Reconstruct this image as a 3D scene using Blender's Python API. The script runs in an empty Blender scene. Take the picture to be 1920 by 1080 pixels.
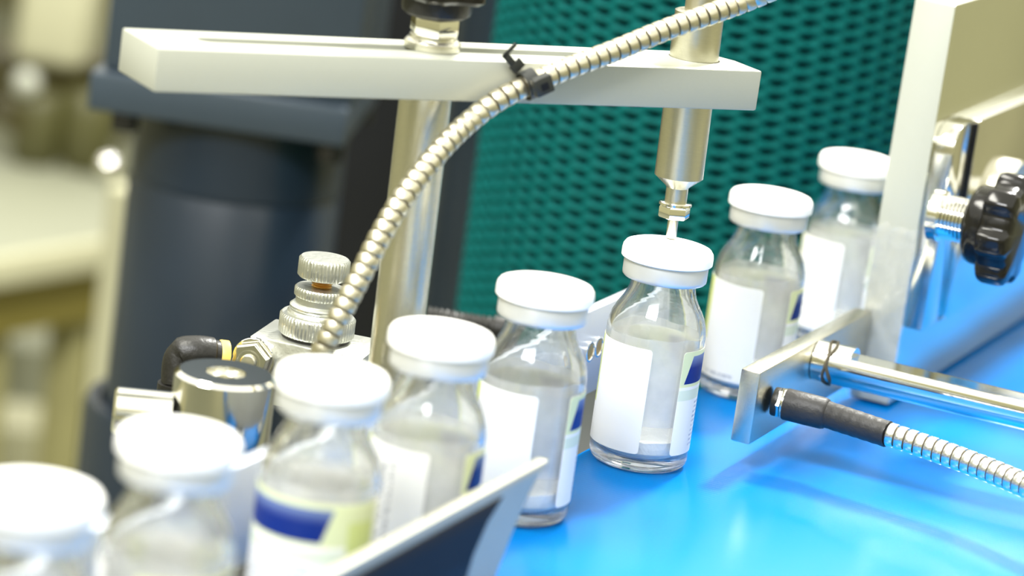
import bpy, bmesh, math, random
from mathutils import Vector, Matrix
from mathutils import noise as mnoise

random.seed(7)
SC = bpy.context.scene
COL = SC.collection
S = 0.01                      # the scene is laid out in millimetres, 1 unit = 100 mm
V = Vector
rad = math.radians

# ------------------------------------------------------------------ camera
F = 6000.0                    # focal length in pixels of the 1920 px frame
PITCH, ROLL = rad(13.9), rad(7.9)
FWD = V((0, math.cos(PITCH), -math.sin(PITCH)))
R0 = V((1, 0, 0)); U0 = R0.cross(FWD)
RIGHT = math.cos(ROLL) * R0 + math.sin(ROLL) * U0
UP = -math.sin(ROLL) * R0 + math.cos(ROLL) * U0
def ray(px, py):
    return FWD + RIGHT * ((px - 960) / F) - UP * ((py - 540) / F)
FOCUS = 746.0
CAM = V((0, 0, 49.3)) - ray(1250.5, 487) * FOCUS
def Pd(px, py, d):            # point of the place seen at a pixel, at depth d
    return CAM + ray(px, py) * d
def Pz(px, py, z):            # the same, at height z above the belt
    r = ray(px, py)
    return CAM + r * ((z - CAM.z) / r.z)
cd = bpy.data.cameras.new('camera')
cam = bpy.data.objects.new('camera', cd); COL.objects.link(cam)
M = Matrix((RIGHT, UP, -FWD)).transposed().to_4x4()
M.translation = CAM * S
cam.matrix_world = M
cd.sensor_width = 36; cd.lens = F / 1920 * 36
cd.clip_start = 0.05; cd.clip_end = 500
cd.dof.use_dof = True
cd.dof.focus_distance = (FOCUS + 2) * S
cd.dof.aperture_fstop = (cd.lens / 1000) / (10.8 * S)   # 10.8 mm wide iris
SC.camera = cam

# ------------------------------------------------------------------ world, lamps, exposure
w = bpy.data.worlds.new('world'); SC.world = w; w.use_nodes = True
bg = w.node_tree.nodes['Background']
bg.inputs[0].default_value = (1.0, 0.985, 0.86, 1); bg.inputs[1].default_value = 1.1
SC.view_settings.view_transform = 'Standard'; SC.view_settings.look = 'None'
SC.view_settings.gamma = 1.0; SC.view_settings.exposure = 0.80
SC.view_settings.use_curve_mapping = False

def area(name, loc, target, sx, sy, power, color):
    ld = bpy.data.lights.new(name, 'AREA'); ld.shape = 'RECTANGLE'
    ld.size = sx * S; ld.size_y = sy * S; ld.energy = power; ld.color = color
    o = bpy.data.objects.new(name, ld); COL.objects.link(o)
    o.location = V(loc) * S
    o.rotation_euler = (V(target) - V(loc)).to_track_quat('-Z', 'Y').to_euler()
    return o
# ceiling luminaires of the hall, and one added frontal fill
area('ceiling_and_fill_lamp', (300, 740, 1000), (0, 40, 0), 110, 170, 2100, (1.0, 0.99, 0.93))
area('ceiling_and_fill_lamp', (-700, -100, 1300), (-60, 0, 0), 700, 300, 1300, (1.0, 0.98, 0.88))
area('ceiling_and_fill_lamp', (-450, -1000, 1100), (0, 0, 0), 700, 300, 1750, (0.98, 0.99, 1.0))  # unseen fill, added to light the labels from the front

# ------------------------------------------------------------------ materials
def mat(name, col, rough=0.5, metal=0.0, var=0.06, nscale=8.0, bump=0.0, bscale=60.0, stretch=None,
        trans=0.0, ior=1.45, spec=0.5, coat=0.0):
    m = bpy.data.materials.new(name); m.use_nodes = True
    nt = m.node_tree; N = nt.nodes; L = nt.links
    b = N['Principled BSDF']
    b.inputs['Roughness'].default_value = rough; b.inputs['Metallic'].default_value = metal
    b.inputs['IOR'].default_value = ior; b.inputs['Transmission Weight'].default_value = trans
    b.inputs['Specular IOR Level'].default_value = spec; b.inputs['Coat Weight'].default_value = coat
    tc = N.new('ShaderNodeTexCoord'); mp = N.new('ShaderNodeMapping')
    L.new(tc.outputs['Object'], mp.inputs[0])
    if stretch: mp.inputs['Scale'].default_value = stretch
    nz = N.new('ShaderNodeTexNoise'); nz.inputs['Scale'].default_value = nscale; nz.inputs['Detail'].default_value = 4
    L.new(mp.outputs[0], nz.inputs[0])
    mx = N.new('ShaderNodeMix'); mx.data_type = 'RGBA'
    lo = [max(0, c * (1 - var)) for c in col]; hi = [min(1, c * (1 + var)) for c in col]
    mx.inputs[6].default_value = (*lo, 1); mx.inputs[7].default_value = (*hi, 1)
    L.new(nz.outputs[0], mx.inputs[0]); L.new(mx.outputs[2], b.inputs['Base Color'])
    if bump > 0:
        n2 = N.new('ShaderNodeTexNoise'); n2.inputs['Scale'].default_value = bscale; n2.inputs['Detail'].default_value = 3
        L.new(mp.outputs[0], n2.inputs[0])
        bp = N.new('ShaderNodeBump'); bp.inputs['Strength'].default_value = bump; bp.inputs['Distance'].default_value = 0.01
        L.new(n2.outputs[0], bp.inputs['Height']); L.new(bp.outputs[0], b.inputs['Normal'])
    return m

MT = {}
MT['steel'] = mat('brushed_steel', (0.68, 0.66, 0.56), 0.26, 1.0, 0.08, 30, 0.12, 120, stretch=(1, 1, 14))
MT['chrome'] = mat('polished_steel', (0.86, 0.85, 0.79), 0.10, 1.0, 0.03, 10)
MT['turned'] = mat('turned_steel', (0.66, 0.64, 0.53), 0.30, 1.0, 0.06, 40, 0.10, 150, stretch=(1, 1, 8))
MT['coil'] = mat('conduit_steel', (0.60, 0.565, 0.44), 0.36, 1.0, 0.10, 14, 0.05, 60)
MT['coil2'] = mat('bright_conduit_steel', (0.84, 0.83, 0.80), 0.22, 1.0, 0.06, 14, 0.05, 90)
MT['groove'] = mat('conduit_groove_dark', (0.10, 0.085, 0.055), 0.6, 0.4)
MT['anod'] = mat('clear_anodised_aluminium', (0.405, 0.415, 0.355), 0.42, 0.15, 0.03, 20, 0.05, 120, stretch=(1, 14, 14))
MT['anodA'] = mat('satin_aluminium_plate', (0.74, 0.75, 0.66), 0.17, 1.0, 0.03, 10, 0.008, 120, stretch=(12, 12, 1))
MT['mirror'] = mat('polished_clamp_steel', (0.70, 0.69, 0.63), 0.13, 1.0, 0.05, 6)
MT['alu'] = mat('raw_aluminium', (0.60, 0.61, 0.56), 0.33, 0.85, 0.10, 14, 0.15, 70)
MT['skirt'] = mat('crimped_aluminium', (0.70, 0.71, 0.70), 0.34, 0.50, 0.03, 20)
MT['guide'] = mat('stainless_guide_sheet', (0.38, 0.37, 0.30), 0.42, 0.35, 0.08, 12, 0.05, 90)
MT['bguide'] = mat('blued_guide_sheet', (0.66, 0.70, 0.80), 0.35, 0.7, 0.05, 12)
MT['shade_black'] = mat('painted_shade_black', (0.006, 0.007, 0.010), 0.6, 0.0, 0.3, 10, spec=0.2)  # near-black that paints in shade on the guide face and in slots
MT['cap'] = mat('white_cap_plastic', (0.93, 0.93, 0.91), 0.38, 0.0, 0.01, 10, spec=0.4)
MT['rubber'] = mat('grey_stopper_rubber', (0.45, 0.46, 0.46), 0.7)
MT['powder'] = mat('white_powder', (0.97, 0.97, 0.95), 0.95, 0.0, 0.02, 30, 0.35, 60)
MT['black'] = mat('black_knob_plastic', (0.007, 0.0065, 0.0055), 0.15, 0.0, 0.2, 10, spec=0.4)
MT['blackm'] = mat('black_fitting', (0.010, 0.0095, 0.008), 0.42, 0.0, 0.2, 20, 0.2, 60)
MT['shrink'] = mat('black_heat_shrink', (0.020, 0.019, 0.018), 0.50, 0.0, 0.35, 25, 0.25, 50)
MT['tie'] = mat('black_nylon', (0.022, 0.024, 0.022), 0.35, 0.0, 0.2, 12)
MT['brass'] = mat('brass_thread', (0.62, 0.36, 0.10), 0.35, 0.9, 0.1, 20)
MT['orange'] = mat('orange_push_ring', (0.85, 0.60, 0.12), 0.4)
MT['motor'] = mat('slate_blue_paint', (0.011, 0.019, 0.032), 0.28, 0.0, 0.15, 4, coat=0.15)
MT['motor2'] = mat('slate_blue_housing', (0.034, 0.048, 0.064), 0.30, 0.0, 0.15, 3)
MT['navy'] = mat('navy_panel', (0.006, 0.007, 0.011), 0.6, 0.0, 0.4, 2)
MT['deck'] = mat('dark_machine_deck', (0.035, 0.035, 0.033), 0.4, 0.2, 0.3, 4)
MT['teal'] = mat('teal_woven_belt', (0.0, 0.080, 0.075), 0.65, 0.0, 0.28, 25, 0.4, 70, spec=0.12)
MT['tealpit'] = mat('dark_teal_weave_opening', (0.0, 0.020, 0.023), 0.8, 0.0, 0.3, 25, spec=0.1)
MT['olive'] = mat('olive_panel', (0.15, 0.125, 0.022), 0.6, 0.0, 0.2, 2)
MT['cream'] = mat('cream_paint', (0.37, 0.36, 0.24), 0.5, 0.0, 0.1, 2)
MT['greytop'] = mat('grey_bench_top', (0.21, 0.215, 0.155), 0.5, 0.0, 0.1, 2)
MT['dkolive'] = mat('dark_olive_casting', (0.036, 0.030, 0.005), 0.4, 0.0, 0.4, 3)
MT['khaki'] = mat('khaki_paint', (0.22, 0.205, 0.085), 0.5, 0.0, 0.15, 3)
MT['dkgrey'] = mat('dim_green_grey_casting', (0.058, 0.056, 0.018), 0.4, 0.0, 0.3, 3)
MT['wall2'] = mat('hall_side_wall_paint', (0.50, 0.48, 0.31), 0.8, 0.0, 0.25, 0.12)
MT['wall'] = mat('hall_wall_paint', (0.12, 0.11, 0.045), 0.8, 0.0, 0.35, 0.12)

def glass(name):
    m = bpy.data.materials.new(name); m.use_nodes = True
    b = m.node_tree.nodes['Principled BSDF']
    b.inputs['Base Color'].default_value = (0.985, 0.995, 0.985, 1)
    b.inputs['Roughness'].default_value = 0.0; b.inputs['IOR'].default_value = 1.48
    b.inputs['Transmission Weight'].default_value = 1.0
    N = m.node_tree.nodes; L = m.node_tree.links
    tr = N.new('ShaderNodeBsdfTransparent'); ms = N.new('ShaderNodeMixShader'); ms.inputs[0].default_value = 0.14
    L.new(b.outputs[0], ms.inputs[1]); L.new(tr.outputs[0], ms.inputs[2]); L.new(ms.outputs[0], N['Material Output'].inputs[0])
    return m
MT['glass'] = glass('clear_vial_glass')

def film(name, col, opac, lo, hi, nscale, rough=0.6):
    """thin hazy coat: part of the light passes straight, part is scattered"""
    m = bpy.data.materials.new(name); m.use_nodes = True
    nt = m.node_tree; N = nt.nodes; L = nt.links
    for n in list(N): N.remove(n)
    out = N.new('ShaderNodeOutputMaterial'); tr = N.new('ShaderNodeBsdfTransparent')
    df = N.new('ShaderNodeBsdfDiffuse'); df.inputs[0].default_value = (*col, 1)
    tl = N.new('ShaderNodeBsdfTranslucent'); tl.inputs[0].default_value = (*col, 1)
    m1 = N.new('ShaderNodeMixShader'); m1.inputs[0].default_value = 0.2
    L.new(df.outputs[0], m1.inputs[1]); L.new(tl.outputs[0], m1.inputs[2])
    tc = N.new('ShaderNodeTexCoord'); nz = N.new('ShaderNodeTexNoise'); nz.inputs['Scale'].default_value = nscale
    nz.inputs['Detail'].default_value = 5
    L.new(tc.outputs['Object'], nz.inputs[0])
    mr = N.new('ShaderNodeMapRange'); mr.inputs[1].default_value = 0.3; mr.inputs[2].default_value = 0.7
    mr.inputs[3].default_value = lo; mr.inputs[4].default_value = hi
    L.new(nz.outputs[0], mr.inputs[0])
    m2 = N.new('ShaderNodeMixShader')
    L.new(mr.outputs[0], m2.inputs[0]); L.new(tr.outputs[0], m2.inputs[1]); L.new(m1.outputs[0], m2.inputs[2])
    L.new(m2.outputs[0], out.inputs[0])
    return m
MT['film'] = film('powder_dust_on_glass', (0.98, 0.985, 0.98), 0.5, 0.36, 0.58, 9)

def tape_mat():
    m = bpy.data.materials.new('clear_tape'); m.use_nodes = True
    nt = m.node_tree; N = nt.nodes; L = nt.links
    for n in list(N): N.remove(n)
    out = N.new('ShaderNodeOutputMaterial'); tr = N.new('ShaderNodeBsdfTransparent')
    gl = N.new('ShaderNodeBsdfGlossy'); gl.inputs['Roughness'].default_value = 0.12
    df = N.new('ShaderNodeBsdfDiffuse'); df.inputs[0].default_value = (0.8, 0.8, 0.77, 1)
    tc = N.new('ShaderNodeTexCoord'); nz = N.new('ShaderNodeTexNoise'); nz.inputs['Scale'].default_value = 30
    L.new(tc.outputs['Object'], nz.inputs[0])
    mr = N.new('ShaderNodeMapRange'); mr.inputs[3].default_value = 0.03; mr.inputs[4].default_value = 0.30
    L.new(nz.outputs[0], mr.inputs[0])
    a = N.new('ShaderNodeMixShader'); L.new(mr.outputs[0], a.inputs[0]); L.new(tr.outputs[0], a.inputs[1]); L.new(df.outputs[0], a.inputs[2])
    fr = N.new('ShaderNodeFresnel'); fr.inputs[0].default_value = 1.6
    c = N.new('ShaderNodeMixShader'); L.new(fr.outputs[0], c.inputs[0]); L.new(a.outputs[0], c.inputs[1]); L.new(gl.outputs[0], c.inputs[2])
    L.new(c.outputs[0], out.inputs[0])
    return m
MT['tape'] = tape_mat()

def belt_mat():
    m = mat('blue_conveyor_belt', (0.0, 0.155, 0.52), 0.22, 0.0, 0.05, 1.2, spec=0.27)
    nt = m.node_tree; N = nt.nodes; L = nt.links; b = N['Principled BSDF']
    tc = N.new('ShaderNodeTexCoord'); mp = N.new('ShaderNodeMapping')
    mp.inputs['Rotation'].default_value = (0, 0, rad(-22)); L.new(tc.outputs['Object'], mp.inputs[0])
    wv = N.new('ShaderNodeTexWave'); wv.inputs['Scale'].default_value = 30; wv.inputs['Distortion'].default_value = 0.6
    wv.bands_direction = 'DIAGONAL'
    L.new(mp.outputs[0], wv.inputs[0])
    nz = N.new('ShaderNodeTexNoise'); nz.inputs['Scale'].default_value = 6; nz.inputs['Detail'].default_value = 6
    L.new(mp.outputs[0], nz.inputs[0])
    ad = N.new('ShaderNodeMath'); ad.operation = 'MULTIPLY_ADD'; ad.inputs[1].default_value = 0.25
    L.new(wv.outputs[1], ad.inputs[0]); L.new(nz.outputs[0], ad.inputs[2])
    bp = N.new('ShaderNodeBump'); bp.inputs['Strength'].default_value = 0.05; bp.inputs['Distance'].default_value = 0.01
    L.new(ad.outputs[0], bp.inputs['Height']); L.new(bp.outputs[0], b.inputs['Normal'])
    return m
MT['belt'] = belt_mat()

def label_mat(name, lot, foot=False):
    m = bpy.data.materials.new(name); m.use_nodes = True
    nt = m.node_tree; N = nt.nodes; L = nt.links; b = N['Principled BSDF']
    b.inputs['Roughness'].default_value = 0.42
    uv = N.new('ShaderNodeUVMap'); sp = N.new('ShaderNodeSeparateXYZ'); L.new(uv.outputs[0], sp.inputs[0])
    U, Vv = sp.outputs[0], sp.outputs[1]
    def mth(op, a, c=0.0, d=None):
        n = N.new('ShaderNodeMath'); n.operation = op
        for i, x in enumerate((a, c)):
            if hasattr(x, 'links'): L.new(x, n.inputs[i])
            else: n.inputs[i].default_value = x
        return n.outputs[0]
    def rng(x, a, c):
        return mth('MULTIPLY', mth('GREATER_THAN', x, a), mth('LESS_THAN', x, c))
    def AND(*xs):
        r = xs[0]
        for x in xs[1:]: r = mth('MULTIPLY', r, x)
        return r
    cur = [None]
    def over(mask, col):
        mx = N.new('ShaderNodeMix'); mx.data_type = 'RGBA'
        L.new(mask, mx.inputs[0])
        if cur[0] is None: mx.inputs[6].default_value = (0.95, 0.95, 0.94, 1)
        else: L.new(cur[0], mx.inputs[6])
        if hasattr(col, 'links'): L.new(col, mx.inputs[7])
        else: mx.inputs[7].default_value = (*col, 1)
        cur[0] = mx.outputs[2]
    over(AND(rng(U, 0.0, 0.55), rng(Vv, 0.66, 1.0)), (0.74, 0.80, 0.52))       # pale green field
    over(AND(rng(U, 0.0, 0.40), rng(Vv, 0.66, 0.675)), (0.82, 0.85, 0.50))
    over(AND(rng(U, 0.0, 0.52), rng(Vv, 0.53, 0.63)), (0.76, 0.83, 0.70))       # pale strip
    over(AND(rng(U, 0.70, 0.76), rng(Vv, 0.35, 1.0)), (0.70, 0.76, 0.28))       # yellow-green panel
    over(AND(rng(U, 0.44, 0.54), rng(Vv, 0.55, 0.85)), (0.66, 0.74, 0.30))
    # blue parallelogram with slanted ends, paler to its upper edge
    us = mth('SUBTRACT', U, mth('MULTIPLY', mth('SUBTRACT', Vv, 0.69), 0.12))
    cr = N.new('ShaderNodeMapRange'); L.new(Vv, cr.inputs[0]); cr.inputs[1].default_value = 0.84; cr.inputs[2].default_value = 0.97
    gm = N.new('ShaderNodeMix'); gm.data_type = 'RGBA'; L.new(cr.outputs[0], gm.inputs[0])
    gm.inputs[6].default_value = (0.002, 0.024, 0.23, 1); gm.inputs[7].default_value = (0.22, 0.30, 0.55, 1)
    over(AND(rng(us, 0.018, 0.36), rng(Vv, 0.69, 0.955)), gm.outputs[2])
    # small print
    wv = N.new('ShaderNodeTexNoise'); wv.inputs['Scale'].default_value = 1.0; wv.inputs['Detail'].default_value = 1
    mp = N.new('ShaderNodeMapping'); L.new(uv.outputs[0], mp.inputs[0]); mp.inputs['Scale'].default_value = (260, 10, 1)
    L.new(mp.outputs[0], wv.inputs[0])
    lines = mth('GREATER_THAN', mth('FRACT', mth('MULTIPLY', Vv, 22.0)), 0.55)
    ink = mth('GREATER_THAN', wv.outputs[0], 0.47)
    over(AND(rng(U, 0.10, 0.34), rng(Vv, 0.06, 0.50), lines, ink), (0.45, 0.48, 0.60))
    if lot:
        mp2 = N.new('ShaderNodeMapping'); L.new(uv.outputs[0], mp2.inputs[0]); mp2.inputs['Scale'].default_value = (46, 60, 1)
        w2 = N.new('ShaderNodeTexNoise'); w2.inputs['Scale'].default_value = 1.0; w2.inputs['Detail'].default_value = 2
        L.new(mp2.outputs[0], w2.inputs[0])
        col = mth('GREATER_THAN', mth('FRACT', mth('MULTIPLY', U, 30.0)), 0.40)
        over(AND(rng(U, 0.80, 0.895), rng(Vv, 0.12, 0.88), col, mth('GREATER_THAN', w2.outputs[0], 0.53)), (0.28, 0.29, 0.30))
    elif foot:
        l2 = mth('GREATER_THAN', mth('FRACT', mth('MULTIPLY', Vv, 26.0)), 0.5)
        over(AND(rng(U, 0.80, 0.93), rng(Vv, 0.03, 0.07), ink), (0.55, 0.57, 0.62))
    L.new(cur[0], b.inputs['Base Color'])
    tl = N.new('ShaderNodeBsdfTranslucent'); L.new(cur[0], tl.inputs[0])
    ms = N.new('ShaderNodeMixShader'); ms.inputs[0].default_value = 0.30
    L.new(b.outputs[0], ms.inputs[1]); L.new(tl.outputs[0], ms.inputs[2]); L.new(ms.outputs[0], N['Material Output'].inputs[0])
    return m
MT['label'] = label_mat('printed_vial_label', False)
MT['label_foot'] = label_mat('printed_vial_label_with_footnote', False, True)
MT['label_lot'] = label_mat('printed_vial_label_with_lot_text', True)
def paper_mat(name, col, k):
    m = mat(name, col, 0.7, 0, 0.02); N = m.node_tree.nodes; L = m.node_tree.links
    tl = N.new('ShaderNodeBsdfTranslucent'); tl.inputs[0].default_value = (*col, 1)
    ms = N.new('ShaderNodeMixShader'); ms.inputs[0].default_value = k
    L.new(N['Principled BSDF'].outputs[0], ms.inputs[1]); L.new(tl.outputs[0], ms.inputs[2]); L.new(ms.outputs[0], N['Material Output'].inputs[0])
    return m
MT['label_back'] = paper_mat('label_paper_back', (0.92, 0.92, 0.91), 0.5)

# ------------------------------------------------------------------ mesh helpers (all in mm)
class MB:
    def __init__(s): s.v = []; s.f = []; s.mi = []; s.sm = []; s.uv = None
    def add(s, vs, fs, mtx=None, mi=0, smooth=False):
        o = len(s.v)
        s.v += [(mtx @ V(p)) if mtx is not None else V(p) for p in vs]
        for f in fs:
            s.f.append([i + o for i in f]); s.mi.append(mi); s.sm.append(smooth)
        return s
    def lathe(s, prof, seg=32, mtx=None, mi=0, smooth=True, cap=(False, False), rfun=None, closed=False):
        vs = []; fs = []
        for (r, z) in prof:
            for k in range(seg):
                a = 2 * math.pi * k / seg
                rr = rfun(r, z, a) if rfun else r
                vs.append((rr * math.cos(a), rr * math.sin(a), z))
        n = len(prof)
        for i in range(n if closed else n - 1):
            i2 = (i + 1) % n
            for k in range(seg):
                k2 = (k + 1) % seg
                fs.append((i * seg + k, i * seg + k2, i2 * seg + k2, i2 * seg + k))
        s.add(vs, fs, mtx, mi, smooth)
        if cap[0]: s.add(vs[:seg], [tuple(reversed(range(seg)))], mtx, mi, False)
        if cap[1]: s.add(vs[-seg:], [tuple(range(seg))], mtx, mi, False)
        return s
    def box(s, x0, x1, y0, y1, z0, z1, mtx=None, bev=0.0, mi=0, segs=2):
        bm = bmesh.new()
        bmesh.ops.create_cube(bm, size=1)
        for v in bm.verts:
            v.co = V(((x0 + x1) / 2 + v.co.x * (x1 - x0), (y0 + y1) / 2 + v.co.y * (y1 - y0), (z0 + z1) / 2 + v.co.z * (z1 - z0)))
        if bev > 0:
            bmesh.ops.bevel(bm, geom=bm.edges[:], offset=bev, segments=segs, affect='EDGES', profile=0.5)
        s.frombm(bm, mtx, mi); return s
    def prism(s, poly, z0, z1, mtx=None, bev=0.0, mi=0, segs=2):
        """poly: list of (x,y) counter-clockwise, extruded z0..z1"""
        bm = bmesh.new()
        lo = [bm.verts.new((x, y, z0)) for x, y in poly]; hi = [bm.verts.new((x, y, z1)) for x, y in poly]
        n = len(poly)
        bm.faces.new(list(reversed(lo))); bm.faces.new(hi)
        for i in range(n): bm.faces.new((lo[i], lo[(i + 1) % n], hi[(i + 1) % n], hi[i]))
        if bev > 0:
            bmesh.ops.bevel(bm, geom=bm.edges[:], offset=bev, segments=segs, affect='EDGES', profile=0.5)
        s.frombm(bm, mtx, mi); return s
    def frombm(s, bm, mtx, mi):
        bmesh.ops.recalc_face_normals(bm, faces=bm.faces[:])
        bm.verts.index_update()
        s.add([v.co.copy() for v in bm.verts], [[v.index for v in f.verts] for f in bm.faces], mtx, mi, False)
        bm.free()
    def tube(s, pts, r, seg=16, mi=0, caps=True, rfun=None):
        n = len(pts); up = V((0, 0, 1)); vs = []; fs = []
        for i, p in enumerate(pts):
            t = (pts[min(i + 1, n - 1)] - pts[max(i - 1, 0)]).normalized()
            if i == 0:
                a = t.cross(up if abs(t.z) < .9 else V((1, 0, 0))).normalized()
            else:
                a = (a - t * a.dot(t)).normalized()
            b = t.cross(a)
            rr = rfun(i / (n - 1)) if rfun else r
            for k in range(seg):
                an = 2 * math.pi * k / seg
                vs.append(p + (a * math.cos(an) + b * math.sin(an)) * rr)
        for i in range(n - 1):
            for k in range(seg):
                k2 = (k + 1) % seg
                fs.append((i * seg + k, i * seg + k2, (i + 1) * seg + k2, (i + 1) * seg + k))
        s.add(vs, fs, None, mi, True)
        if caps:
            s.add(vs[:seg], [tuple(reversed(range(seg)))], None, mi); s.add(vs[-seg:], [tuple(range(seg))], None, mi)
        return s
    def mesh(s, name, mats, origin=V((0, 0, 0)), weld=True):
        me = bpy.data.meshes.new(name)
        me.from_pydata([(p - origin) * S for p in s.v], [], s.f)
        for m in mats: me.materials.append(m)
        me.polygons.foreach_set('material_index', s.mi)
        me.polygons.foreach_set('use_smooth', s.sm)
        me.update()
        bm = bmesh.new(); bm.from_mesh(me)
        if weld: bmesh.ops.remove_doubles(bm, verts=bm.verts[:], dist=1e-6)
        bmesh.ops.recalc_face_normals(bm, faces=bm.faces[:])
        bm.to_mesh(me); bm.free()
        try: me.set_sharp_from_angle(angle=rad(38))
        except Exception: pass
        return me

def tag(o, label, cat, group=None, kind=None):
    if label: o['label'] = label
    if cat: o['category'] = cat
    if group: o['group'] = group
    if kind: o['kind'] = kind
    return o
def thing(name, label, cat, origin, group=None):
    o = bpy.data.objects.new(name, None); COL.objects.link(o)
    o.empty_display_size = 0.05
    o.location = V(origin) * S
    o['o'] = list(V(origin))
    return tag(o, label, cat, group)
def org(o):
    p = o
    while p.parent: p = p.parent
    return V(p['o']) if 'o' in p else V((0, 0, 0))
def part(name, mb, mats, parent=None, label=None, origin=None, weld=True):
    if not isinstance(mats, (list, tuple)): mats = [mats]
    og = org(parent) if parent else (V(origin) if origin is not None else V((0, 0, 0)))
    o = bpy.data.objects.new(name, mb.mesh(name, mats, og, weld)); COL.objects.link(o)
    if parent: o.parent = parent
    else: o.location = og * S
    if label: o['label'] = label
    return o
def inst(name, me, parent, mtx):
    """share a mesh made around its own origin; mtx in mm world"""
    o = bpy.data.objects.new(name, me); COL.objects.link(o); o.parent = parent
    m = mtx.copy(); m.translation = (mtx.translation - org(parent)) * S
    o.matrix_basis = m
    return o
def frame(p, z, x=None):
    z = V(z).normalized()
    x = V(x) if x is not None else (V((1, 0, 0)) if abs(z.x) < .9 else V((0, 1, 0)))
    x = (x - z * x.dot(z)).normalized(); y = z.cross(x)
    m = Matrix((x, y, z)).transposed().to_4x4(); m.translation = V(p)
    return m
def hexnut(mb, r, h, mtx, hole=0.0, mi=0):
    """hexagon, corners chamfered; r across corners"""
    prof = []
    def ring(rr, z, blend):
        return [((rr * (1 - blend) + r * blend) * math.cos(k * math.pi / 3), (rr * (1 - blend) + r * blend) * math.sin(k * math.pi / 3), z) for k in range(6)]
    vs = ring(r * .93, 0, 0) + ring(r, h * .12, 0) + ring(r, h * .88, 0) + ring(r * .93, h, 0)
    fs = [(i * 6 + k, i * 6 + (k + 1) % 6, (i + 1) * 6 + (k + 1) % 6, (i + 1) * 6 + k) for i in range(3) for k in range(6)]
    fs += [tuple(reversed(range(6))), tuple(range(18, 24))]
    mb.add(vs, fs, mtx, mi)
    return mb
def knurl(mb, r, z0, z1, n, depth, mtx, ch=0.5, mi=0):
    seg = n * 4
    def rf(rr, z, a):
        if rr < r - 1e-6: return rr
        ph = (a * n / (2 * math.pi)) % 1.0
        return rr - depth * (1 if ph < 0.45 else 0)
    mb.lathe([(0.01, z0), (r - ch, z0), (r, z0 + ch), (r, z1 - ch), (r - ch, z1), (0.01, z1)], seg, mtx, mi, False, rfun=rf)
    return mb
def spline(pts, n):
    """Catmull-Rom through pts, resampled to n points of even length"""
    P = [pts[0] * 2 - pts[1]] + list(pts) + [pts[-1] * 2 - pts[-2]]
    out = []
    for i in range(1, len(P) - 2):
        for k in range(24):
            t = k / 24
            a, b, c, d = P[i - 1], P[i], P[i + 1], P[i + 2]
            out.append(0.5 * ((2 * b) + (c - a) * t + (2 * a - 5 * b + 4 * c - d) * t * t + (3 * b - a - 3 * c + d) * t ** 3))
    out.append(P[-2])
    L = [0]
    for i in range(1, len(out)): L.append(L[-1] + (out[i] - out[i - 1]).length)
    res = []; j = 0
    for k in range(n):
        s = L[-1] * k / (n - 1)
        while j < len(L) - 2 and L[j + 1] < s: j += 1
        t = (s - L[j]) / max(1e-9, L[j + 1] - L[j])
        res.append(out[j].lerp(out[j + 1], t))
    return res, L[-1]

# ------------------------------------------------------------------ row geometry
CAPS = [(65, 955), (334, 850), (622, 729), (826, 651), (1021, 559), (1250.5, 487), (1444, 389), (1607, 318)]
POS = [Pz(px, py, 49.3) for px, py in CAPS]
ed = (POS[7] - POS[1]); ed.z = 0; ED = ed.normalized()          # along the row, away from the camera
ND = V((ED.y, -ED.x, 0))                                         # across the belt, to the right
def EN(e, n, z=0.0): return ED * e + ND * n + V((0, 0, z))
ROWM = Matrix((ED, ND, V((0, 0, 1)))).transposed().to_4x4()      # local (e, n, z)
# (left-handed frame: faces are re-oriented by recalc_face_normals)

# ================================================================== STRUCTURE
mb = MB(); mb.box(-6000, 6000, -3000, 6000, -860, -850)
fl = part('floor', mb, MT['greytop'], None, origin=(0, 0, -850)); tag(fl, 'dim olive grey hall floor far below the machine', 'floor', kind='structure')
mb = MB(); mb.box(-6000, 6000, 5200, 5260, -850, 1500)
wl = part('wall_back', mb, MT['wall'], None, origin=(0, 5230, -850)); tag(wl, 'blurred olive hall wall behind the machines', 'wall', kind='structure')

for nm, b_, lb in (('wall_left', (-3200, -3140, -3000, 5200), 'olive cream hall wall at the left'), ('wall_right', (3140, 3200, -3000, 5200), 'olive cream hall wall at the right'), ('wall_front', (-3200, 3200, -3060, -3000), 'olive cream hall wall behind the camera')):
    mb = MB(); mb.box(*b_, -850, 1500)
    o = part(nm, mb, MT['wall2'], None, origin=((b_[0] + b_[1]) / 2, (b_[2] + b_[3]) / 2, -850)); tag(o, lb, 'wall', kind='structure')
# ------------------------------------------------------------------ machine deck and blue belt
mb = MB(); mb.prism([(-150, -13.5), (-150, -75), (120, -75), (120, -13.5)], -24, -14, ROWM, 0.5)
o = part('machine_deck', mb, MT['deck'], None, origin=EN(0, -100, -24)); tag(o, 'dark steel machine deck behind the row of vials', 'machine deck')
mb = MB(); mb.box(-420, 700, -12.6, 116, -3.0, 0, ROWM, 0.6)
o = part('conveyor_belt', mb, MT['belt'], None, origin=EN(100, 100, -3)); tag(o, 'glossy bright blue flat conveyor belt carrying the vials', 'conveyor belt')

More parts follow.
